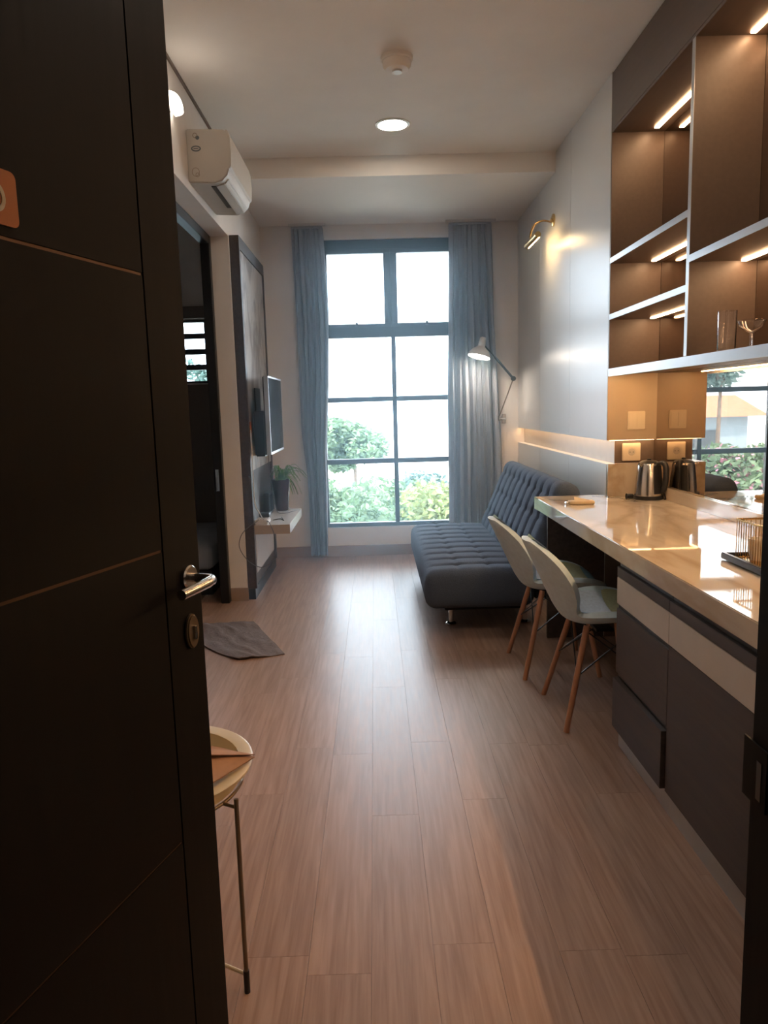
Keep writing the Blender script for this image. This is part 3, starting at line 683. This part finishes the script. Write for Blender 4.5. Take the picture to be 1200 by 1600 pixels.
# shelf unit
su = thing('wall_shelf_unit', (1.53, 2.5, 1.60), 'dark brown open wall shelves with lit strips above the counter', 'shelf unit')
B(XR, XM - .001, 4.386, 4.399, 1.60, ZC - .012).build('side_panel', 'dkbrown', su)
B(XR, XM - .001, 3.295, 3.325, 1.632, 2.934).build('divider', 'dkbrown', su)
B(XR - .002, XR, 3.295, 3.325, 1.632, 2.934).build('divider_edge', 'alu', su)
B(XR, XM - .001, 2.10, 2.13, 1.632, 2.934).build('divider', 'dkbrown', su)
B(XR, XM - .001, .66, .69, 1.60, 2.934).build('side_panel', 'dkbrown', su)
B(XR - .001, XR + .02, .66, 4.385, 2.951, ZC - .012).build('fascia', 'dkbrown', su)
def shelf(ya, yb, z, led=None):
    s = B(XR, XM - .001, ya, yb, z, z + .03).build('shelf', 'dkbrown', su)
    B(XR - .002, XR, ya, yb, z, z + .03).build('edge_trim', 'alu', s)
    if led:
        B(1.594, 1.618, led[0], led[1], z - .006, z).build('light_strip', 'led', s, label='lit warm strip')
    return s
shelf(.69, 4.386, 1.60, None)
shelf(3.325, 4.386, 1.91, (3.40, 4.32)); shelf(3.325, 4.386, 2.225, (3.40, 4.32))
shelf(2.13, 3.295, 2.03, (2.25, 3.27)); shelf(.69, 2.10, 2.02, (.9, 1.95))
tpn = B(XR + .0005, XM - .001, .69, 4.385, 2.935, 2.95).build('top_panel', 'dkbrown', su)
for a, b in ((3.40, 4.32), (2.25, 3.27), (.9, 1.95)):
    B(1.594, 1.618, a, b, 2.929, 2.935).build('light_strip', 'led', tpn)
b0 = [o for o in su.children if o.name.startswith('shelf')][0]
B(1.452, 1.460, .9, 4.30, 1.5965, 1.60).build('light_strip', 'ledlow', b0)
B(XR - .002, XR + .008, .69, 4.386, 1.586, 1.60).build('edge_lip', 'alu', b0)
# LED in the wall groove
tag(MB().box(1.388, 1.400, 4.43, YF - .02, GZ1 - .0012, GZ1 - .0002).build('led_strip', 'ledgroove'), 'hidden warm light strip along the groove in the white wall', 'light strip')
tag(MB().box(1.40, XM - .01, 4.408, 4.418, GZ1 - .0012, GZ1 - .0002).build('led_strip', 'ledgroove'), 'hidden warm light strip above the power socket at the counter end', 'light strip')
# switch and socket
sw = thing('light_switch', (1.552, 4.40, 1.27), 'ivory light switch on the taupe panel above the socket', 'switch')
B(1.500, 1.604, 4.390, 4.3995, 1.272, 1.380).build('plate', 'ivory', sw, bevel=.003)
B(1.510, 1.550, 4.386, 4.390, 1.285, 1.368).build('rocker', 'ivory', sw, bevel=.001); B(1.554, 1.594, 4.386, 4.390, 1.285, 1.368).build('rocker', 'ivory', sw, bevel=.001)
sk = thing('power_socket', (1.54, 4.44, 1.08), 'ivory round power socket in the lit groove at the counter end', 'socket')
B(1.484, 1.594, 4.428, 4.4395, 1.083, 1.190).build('plate', 'ivory', sk, bevel=.003)
MB().lathe((1.539, 4.4285, 1.136), [(.034, 0), (.034, .0014), (.025, .0018), (.022, .0004)], 28, (0, -1, 0)).build('socket_ring', 'ivory', sk, True)
MB().lathe((1.539, 4.4282, 1.136), [(0, .0012), (.0215, .0012), (.0215, 0)], 24, (0, -1, 0), cap=False).build('socket_well', 'cream', sk)  # darker than the ivory plate to imitate shade in the recess
for dx_ in (-.0095, .0095):
    MB().lathe((1.539 + dx_, 4.4268, 1.136), [(0, .0006), (.0028, .0006), (.0028, 0)], 12, (0, -1, 0), cap=False).build('pin_hole', 'black', sk)
# kettle
kt = thing('electric_kettle', (1.575, 4.235, CT), 'stainless steel electric kettle with black handle near the socket', 'kettle')
K = Vector((1.575, 4.235, CT))
MB().lathe(K, [(0, 0), (.080, 0), (.082, .006), (.080, .022), (0, .022)], 32).build('power_base', 'blackplastic', kt, True)
kb = MB().lathe(K, [(.0, .023), (.078, .023), (.078, .03), (.071, .12), (.062, .195), (.056, .208)], 36, cap=False).build('body', 'steel', kt, True)
MB().lathe(K, [(.0565, .205), (.056, .212), (.04, .222), (.012, .226), (.012, .234), (0, .236)], 28, cap=False).build('lid', 'blackplastic', kt, True)
hd = Vector((.62, -.78, 0)).normalized()
hp = [K + hd * .052 + Vector((0, 0, .205)), K + hd * .085 + Vector((0, 0, .212)), K + hd * .105 + Vector((0, 0, .190)), K + hd * .107 + Vector((0, 0, .12)), K + hd * .095 + Vector((0, 0, .06)), K + hd * .074 + Vector((0, 0, .045))]
MB().tube([spline([tuple(p) for p in hp], i / 20) for i in range(21)], [.012] * 4 + [.016] * 14 + [.012] * 3, 10).build('handle', 'blackplastic', kt, True)
def strip(u, v):
    a = math.atan2(hd.y, hd.x) - .62 + 1.0 * v; z = .035 + .16 * u
    r = .0785 - .0165 * (z - .03) / .165 + .0015
    return K + Vector((math.cos(a) * r, math.sin(a) * r, z))
MB().grid(strip, 8, 10, .002).build('water_gauge', 'blackplastic', kt, True, fix=True)
MB().tube([K + Vector((-.055, -.03, .20)), K + Vector((-.072, -.04, .208))], .012, 10, True, .007).build('spout', 'steel', kt, True)
pg = thing('kettle_cord', (1.5, 4.3, CT), 'black cord and plug of the kettle lying on the counter', 'cord')
MB().tube([(1.462, 4.28, CT + .014), (1.497, 4.282, CT + .013), (1.515, 4.283, CT + .008)], [.017, .014, .005], 12).build('plug', 'blackplastic', pg, True)
cp = [(1.515, 4.283, CT + .005), (1.55, 4.335, CT + .005), (1.60, 4.35, CT + .005), (1.648, 4.30, CT + .02), (1.655, 4.24, CT + .055), (1.652, 4.19, CT + .03), (1.652, 4.17, CT + .006), (1.64, 4.16, CT + .005)]
MB().tube([spline(cp, i / 40) for i in range(41)], .0035, 8).build('wire', 'blackplastic', pg, True)
# small packet
pk = thing('paper_packet', (1.135, 4.10, CT), 'small cream folded packet lying on the far end of the counter', 'packet')
MB().rbox(1.075, 1.215, 4.065, 4.125, CT, CT + .022, .008, (8, 6, 4)).build('wrapper', 'paper', pk, True)
MB().add([(1.10, 4.07, CT + .022), (1.20, 4.09, CT + .022), (1.18, 4.118, CT + .022), (1.11, 4.115, CT + .040)], [(0, 1, 3), (1, 2, 3), (0, 3, 2), (0, 2, 1)]).build('fold', 'paper', pk)
MB().rbox(1.055, 1.076, 4.075, 4.115, CT, CT + .018, .007, (4, 5, 4)).build('foil_end', 'chrome', pk, True)
# tray and wire basket
ty = thing('serving_tray', (1.40, 2.38, CT), 'black rectangular tray under the wire basket', 'tray')
B(1.235, 1.575, 2.17, 2.56, CT, CT + .008).build('base', 'black', ty, bevel=.002)
rimp = MB()
for q in ((1.222, 1.240, 2.155, 2.575), (1.570, 1.588, 2.155, 2.575)): rimp.box(*q, CT + .004, CT + .026)
for q in ((1.240, 1.570, 2.155, 2.172), (1.240, 1.570, 2.558, 2.575)): rimp.box(*q, CT + .004, CT + .026)
rimp.build('rim', 'black', ty, bevel=.003)
bs = thing('wire_basket', (1.35, 2.44, CT + .008), 'gold wire basket standing on the black tray', 'basket')
bx0, bx1, by0, by1, bz0, bz1 = 1.262, 1.46, 2.33, 2.545, CT + .0085, CT + .148
def loop(z, r, grow=0):
    return MB().tube([(bx0 - grow, by0 - grow, z), (bx1 + grow, by0 - grow, z), (bx1 + grow, by1 + grow, z), (bx0 - grow, by1 + grow, z), (bx0 - grow, by0 - grow, z)], r, 8)
loop(bz1, .004).build('rim', 'gold', bs, True); loop(bz0 + .004, .003).build('bottom_ring', 'gold', bs, True)
for i in range(13):
    x = bx0 + (bx1 - bx0) * i / 12
    for y in (by0, by1): MB().tube([(x, y, bz0 + .002), (x, y, bz1)], .0014, 6).build('wire', 'gold', bs)
for i in range(1, 13):
    y = by0 + (by1 - by0) * i / 13
    for x in (bx0, bx1): MB().tube([(x, y, bz0 + .002), (x, y, bz1)], .0014, 6).build('wire', 'gold', bs)
B(bx0 + .003, bx1 - .003, by0 + .003, by1 - .003, bz0 + .001, bz0 + .004).build('floor_plate', 'gold', bs)
for (x, y, lb) in ((1.315, 2.49, 'white cup at the far corner of the wire basket'), (1.395, 2.41, 'white cup in the middle of the wire basket')):
    cup = thing('cup', (x, y, bz0 + .004), lb, 'cup', 'cups in the wire basket')
    MB().lathe((x, y, bz0 + .0045), [(0, 0), (.026, 0), (.034, .03), (.037, .075), (.034, .075), (.031, .032), (.024, .005), (0, .005)], 24, cap=False).build('bowl', 'plastic', cup, True)
    MB().tube([(x + .034, y, bz0 + .062), (x + .056, y, bz0 + .055), (x + .054, y, bz0 + .03), (x + .032, y, bz0 + .024)], .004, 8).build('handle', 'plastic', cup, True)
# glasses on the shelf
g1 = tag(MB().lathe((1.45, 3.075, 1.6305), [(0, 0), (.034, 0), (.036, .003), (.037, .165), (.0345, .165), (.033, .012), (0, .012)], 28, cap=False).build('tumbler_glass', 'clear', None, True), 'tall clear straight glass on the lowest shelf', 'glass')
g2 = thing('coupe_glass', (1.45, 2.875, 1.6305), 'stemmed clear coupe glass on the lowest shelf by the door frame', 'glass')
MB().lathe((1.45, 2.875, 1.6305), [(0, 0), (.032, 0), (.030, .003), (.006, .008), (.0045, .012)], 24, cap=False).build('foot', 'clear', g2, True)
MB().lathe((1.45, 2.875, 1.6305), [(.0045, .012), (.0045, .055), (.008, .06)], 16, cap=False).build('stem', 'clear', g2, True)
MB().lathe((1.45, 2.875, 1.6305), [(0, .058), (.01, .06), (.038, .078), (.052, .105), (.050, .106), (.036, .081), (.009, .0635), (0, .0625)], 28, cap=False).build('bowl', 'clear', g2, True)

# ================================================================== LAMPS ON THE RIGHT
pl_ = thing('picture_light', (XR, 5.74, 2.72), 'brass picture light with curved arm on the white panelled wall', 'wall lamp')
MB().lathe((XR, 5.75, 2.79), [(.045, 0), (.045, .010), (.038, .014), (0, .014)], 24, (-1, 0, 0)).build('wall_plate', 'brass', pl_, True)
MB().tube([spline([(XR - .012, 5.75, 2.775), (1.30, 5.76, 2.79), (1.245, 5.79, 2.77), (1.222, 5.82, 2.715), (1.222, 5.83, 2.675)], i / 20) for i in range(21)], .0075, 10).build('arm', 'brass', pl_, True)
hd_ = MB().tube([(1.225, 5.58, 2.655), (1.225, 5.98, 2.655)], .022, 16).build('lamp_tube', 'brass', pl_, True)
MB().prism([(1.2385, 2.642), (1.2335, 2.6335), (1.2355, 2.632), (1.242, 2.640)], 1, 5.60, 5.96).build('light_strip', 'ledpic', hd_)
MB().lathe((XR, 5.75, 2.79), [(.012, .013), (.012, .026), (0, .028)], 14, (-1, 0, 0)).build('knuckle', 'brass', pl_, True)

sl = thing('swing_arm_lamp', (1.24, 7.13, 1.30), 'white shaded swing-arm lamp, lit, beside the right curtain', 'lamp')
MB().box(1.222, 1.258, 7.125, 7.1395, 1.255, 1.345).build('wall_bracket', 'steel', sl, bevel=.003)
MB().tube([(1.24, 7.126, 1.30), (1.235, 6.99, 1.30), (1.165, 6.96, 1.305)], .007, 8).build('stub_arm', 'steel', sl, True)
MB().tube([(1.165, 6.96, 1.285), (1.165, 6.96, 1.33)], .012, 10).build('joint', 'steel', sl, True)
MB().tube([(1.165, 6.96, 1.32), (1.295, 6.93, 1.67)], .006, 8).build('lower_arm', 'legmetal', sl, True)
MB().tube([(1.295, 6.915, 1.67), (1.295, 6.945, 1.67)], .022, 14).build('elbow', 'framemetal', sl, True)
ua = MB().tube([(1.295, 6.93, 1.67), (1.115, 6.88, 1.87)], .011, 8).tube([(1.283, 6.93, 1.695), (1.125, 6.88, 1.87)], .004, 6).build('upper_arm', 'framemetal', sl, True)
MB().tube([(1.115, 6.88, 1.87), (1.02, 6.84, 1.965)], .006, 8).build('shade_arm', 'framemetal', sl, True)
ax = Vector((-.25, -.12, -.96)).normalized(); c0 = Vector((1.005, 6.83, 2.04))
MB().lathe(c0, [(0, 0), (.024, 0), (.028, .004), (.034, .085), (.040, .09), (.075, .118), (.098, .155), (.104, .180), (.100, .180), (.094, .157), (.07, .122), (.03, .095), (0, .092)], 32, tuple(ax), cap=False).build('lamp_shade', 'plastic', sl, True)
MB().lathe(c0 + ax * .174, [(0, 0), (.094, 0), (.094, .003), (0, .003)], 28, tuple(ax), cap=False).build('diffuser', 'lamp', sl)

# ================================================================== MAT, TRAY TABLE
A_, B_, C_, D2 = Vector((-.577, 4.24, 0)), Vector((-.878, 4.945, 0)), Vector((-1.30, 4.92, 0)), Vector((-.835, 4.15, 0))
def matfn(u, v):
    p = A_.lerp(B_, u).lerp(D2.lerp(C_, u) + Vector((-.09, 0, 0)) * math.sin(PI * min(1, u * 1.3)), v)
    z = .007 + .003 * math.sin(17 * u + 9 * v) * math.sin(21 * v - 6 * u) + .003 * math.sin(9 * u - 14 * v + 2 * math.sin(6 * v)) + .018 * math.exp(-((u / .16) ** 2 + ((v - .85) / .3) ** 2))
    return (p.x, p.y, max(.0062, z))
tag(MB().grid(matfn, 60, 46, .006).build('door_mat', 'mat', None, True, fix=True), 'crumpled brown-grey cloth mat on the floor before the bedroom doorway', 'mat')

TC = Vector((-.588, 1.795, 0)); TR = .245; TH = .55
tt = thing('tray_table', (TC.x, TC.y, 0), 'cream round tray table on thin metal legs behind the entrance door', 'table')
MB().lathe((TC.x, TC.y, TH), [(0, -.042), (TR - .045, -.042), (TR - .040, -.036), (TR - .036, 0), (TR - .004, .004), (TR, .002), (TR - .002, -.006), (TR - .030, -.008), (TR - .035, -.046), (0, -.047)], 56, cap=False).build('tray', 'traycream', tt, True)
for i in range(3):
    a = math.radians(-28.5 + 120 * i); px, py = TC.x + (TR + .012) * math.cos(a), TC.y + (TR + .012) * math.sin(a)
    lg = MB().tube([(px, py, 0), (px, py, TH - .03)], .0058, 10).build('leg', 'legmetal', tt, True)
    MB().tube([(px, py, 0), (px, py, .06)], .0078, 10).build('foot_sleeve', 'blackplastic', lg, True)
ringp = lambda z, r: [(TC.x + r * math.cos(2 * PI * i / 48), TC.y + r * math.sin(2 * PI * i / 48), z) for i in range(49)]
for i in range(3):
    a = math.radians(-28.5 + 120 * i)
    MB().tube([(TC.x, TC.y, .05), (TC.x + (TR + .012) * math.cos(a), TC.y + (TR + .012) * math.sin(a), .05)], .0045, 8).build('stretcher', 'traycream', tt, True)
    MB().tube([(TC.x + (TR - .03) * math.cos(a), TC.y + (TR - .03) * math.sin(a), TH - .052), (TC.x + (TR + .012) * math.cos(a), TC.y + (TR + .012) * math.sin(a), TH - .052)], .0045, 8).build('bracket', 'legmetal', tt, True)
MB().tube(ringp(TH - .052, TR - .03), .0045, 8).build('support_ring', 'legmetal', tt, True)
# folded kraft envelope lying on the tray
pv = thing('paper_envelope', (-.50, 1.80, TH), 'brown kraft paper envelope lying across the cream tray table', 'envelope')
E0, E1, E2, E3 = Vector((-.335, 1.80, TH + .014)), Vector((-.60, 1.905, TH + .016)), Vector((-.72, 1.72, TH + .010)), Vector((-.475, 1.595, TH + .009))
def env(u, v, dz=0.):
    p = E0.lerp(E1, u).lerp(E3.lerp(E2, u), v); p.z += dz + .010 * math.sin(PI * u) * (1 - v); return p
MB().grid(lambda u, v: env(u, v), 14, 14, .003).build('back_sheet', 'kraft', pv, True, fix=True)
MB().add([env(0, 0, .004), env(1, 0, .006), env(.55, .45, .020), env(0, 0, .006), env(1, 0, .008), env(.55, .45, .022)], [(0, 1, 2), (3, 5, 4), (0, 3, 4, 1), (1, 4, 5, 2), (2, 5, 3, 0)]).build('flap', 'kraft', pv, fix=True)

# ================================================================== BEDROOM
bd = thing('bed', (-2.0, 6.2, 0), 'low bed with grey linen seen through the bedroom doorway', 'bed')
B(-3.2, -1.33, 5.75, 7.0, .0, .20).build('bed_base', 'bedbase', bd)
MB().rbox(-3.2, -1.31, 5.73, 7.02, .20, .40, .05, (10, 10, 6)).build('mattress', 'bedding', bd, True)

# ================================================================== OUTSIDE
GZ = -3.2
tag(B(-60, 60, 7.32, 120, GZ - .3, GZ).build('ground', 'ground'), 'pale open ground outside the window', 'ground', kind='structure')
def tree(x, y, z, rx, rz, mat, n, label, seed, ls=.11, flowers=0, cat='tree'):
    ls *= .58; n = int(n * 2.6)
    r = random.Random(seed); t = thing('garden_tree' if cat == 'tree' else 'garden_shrub', (x, y, GZ), label, cat, 'trees and shrubs outside the window')
    v = []; ff = []; fl = MB()
    blobs = [(r.uniform(-.6, .6) * rx, r.uniform(-.5, .5) * rx, r.uniform(-.6, .6) * rz, r.uniform(.35, .6)) for _ in range(9)]
    for i in range(n):
        bx_, by_, bz_, br_ = r.choice(blobs)
        d = Vector((r.gauss(0, 1), r.gauss(0, 1), r.gauss(0, 1))).normalized() * (r.random() ** .4)
        p = Vector((x + bx_ + d.x * rx * br_, y + by_ + d.y * rx * br_, z + bz_ + d.z * rz * br_))
        a = Vector((r.gauss(0, 1), r.gauss(0, 1), r.gauss(0, .5))).normalized(); b = a.orthogonal().normalized()
        b = Matrix.Rotation(r.uniform(0, 2 * PI), 3, a) @ b; s = ls * r.uniform(.6, 1.4); k = len(v)
        q = [p - a * s, p + b * s * .42 + Vector((0, 0, .02)), p + a * s, p - b * s * .42]
        if flowers and r.random() < flowers: fl.add([p - a * s * .6, p + b * s * .5, p + a * s * .6, p - b * s * .5], [(0, 1, 2, 3)])
        else: v += q; ff.append((k, k + 1, k + 2, k + 3))
    MB().add(v, ff).build('foliage', mat, t, kind='stuff')
    if fl.v: fl.build('blossoms', 'pink', t, kind='stuff')
    MB().tube([(x, y, GZ), (x + .05, y, (GZ + z) / 2), (x, y, z)], [.07, .05, .03], 8).build('trunk', 'bark', t, True)
    for bx_, by_, bz_, br_ in blobs[:5]:
        MB().tube([(x, y, z - rz * .7), (x + bx_ * .8, y + by_ * .8, z + bz_)], [.045, .015], 6).build('branch', 'bark', t, True)
    return t
tree(-.45, 15.2, .70, .9, .6, 'foli1', 3000, 'rounded green tree showing in the left window panes', 1, .13)
tree(1.0, 17.0, -.45, .8, .5, 'foli3', 900, 'low bluish green tree at the middle of the window view', 2, .12)
tree(-.55, 10.4, -.28, 1.0, .75, 'foli1', 3600, 'green shrub at the lower left of the window view', 3, .10, cat='shrub')
tree(1.4, 10.9, -.35, 1.05, .68, 'foli2', 3600, 'yellow green shrub at the lower right of the window view', 4, .10, cat='shrub')
tree(.35, 13.2, -.50, 1.1, .65, 'foli1', 2600, 'green shrub behind the window mullion', 5, .10, cat='shrub')
tree(-2.75, 12.0, .15, 1.1, .62, 'foli1', 2600, 'pink flowering shrub left of the window view, seen in the kitchen mirror', 6, .11, .22, cat='shrub')
tree(-2.2, 9.9, -.95, .75, .42, 'foli2', 2600, 'bright yellow green hedge shrub, seen at the bottom of the kitchen mirror', 8, .08, cat='shrub')
tree(-4.3, 14.2, -.35, 1.1, .45, 'foli3', 2200, 'dark bluish shrub below the flowering shrub in the kitchen mirror', 9, .10, cat='shrub')
tree(-2.9, 13.4, 1.95, .55, .42, 'foli3', 420, 'sparse leafy treetop above the roof in the kitchen mirror', 10, .13)
hs = thing('garden_house', (-6.0, 23, GZ), 'pale house with orange roof outside, seen in the kitchen mirror', 'house')
B(-7.5, -4.6, 21.5, 25, GZ, .9).build('house_wall', 'housewall', hs)
MB().prism([(21.1, .88), (25.4, .88), (23.25, 1.5)], 0, -7.95, -4.3).build('house_roof', 'roof', hs)
B(-6.6, -5.8, 21.46, 21.5, -.6, .5).build('house_window', 'framemetal', hs)

# ================================================================== LENS GLARE (added scatter volume imitating glare around the window)
hz = bpy.data.materials.new('window glare volume'); hz.use_nodes = True
nt = hz.node_tree; nt.nodes.remove(nt.nodes['Principled BSDF'])
vs = nt.nodes.new('ShaderNodeVolumeScatter'); vs.inputs['Color'].default_value = (.62, .86, 1, 1); vs.inputs['Density'].default_value = GLARE_DENSITY; vs.inputs['Anisotropy'].default_value = .6
nt.links.new(vs.outputs[0], nt.nodes['Material Output'].inputs['Volume'])
MT['glare_veil'] = hz
tag(B(XL + .03, XR - .01, 4.9, 7.12, .02, 3.10).build('glare_veil', 'glare_veil'), 'added scatter volume imitating lens glare before the bright window', 'glare_veil', kind='stuff')
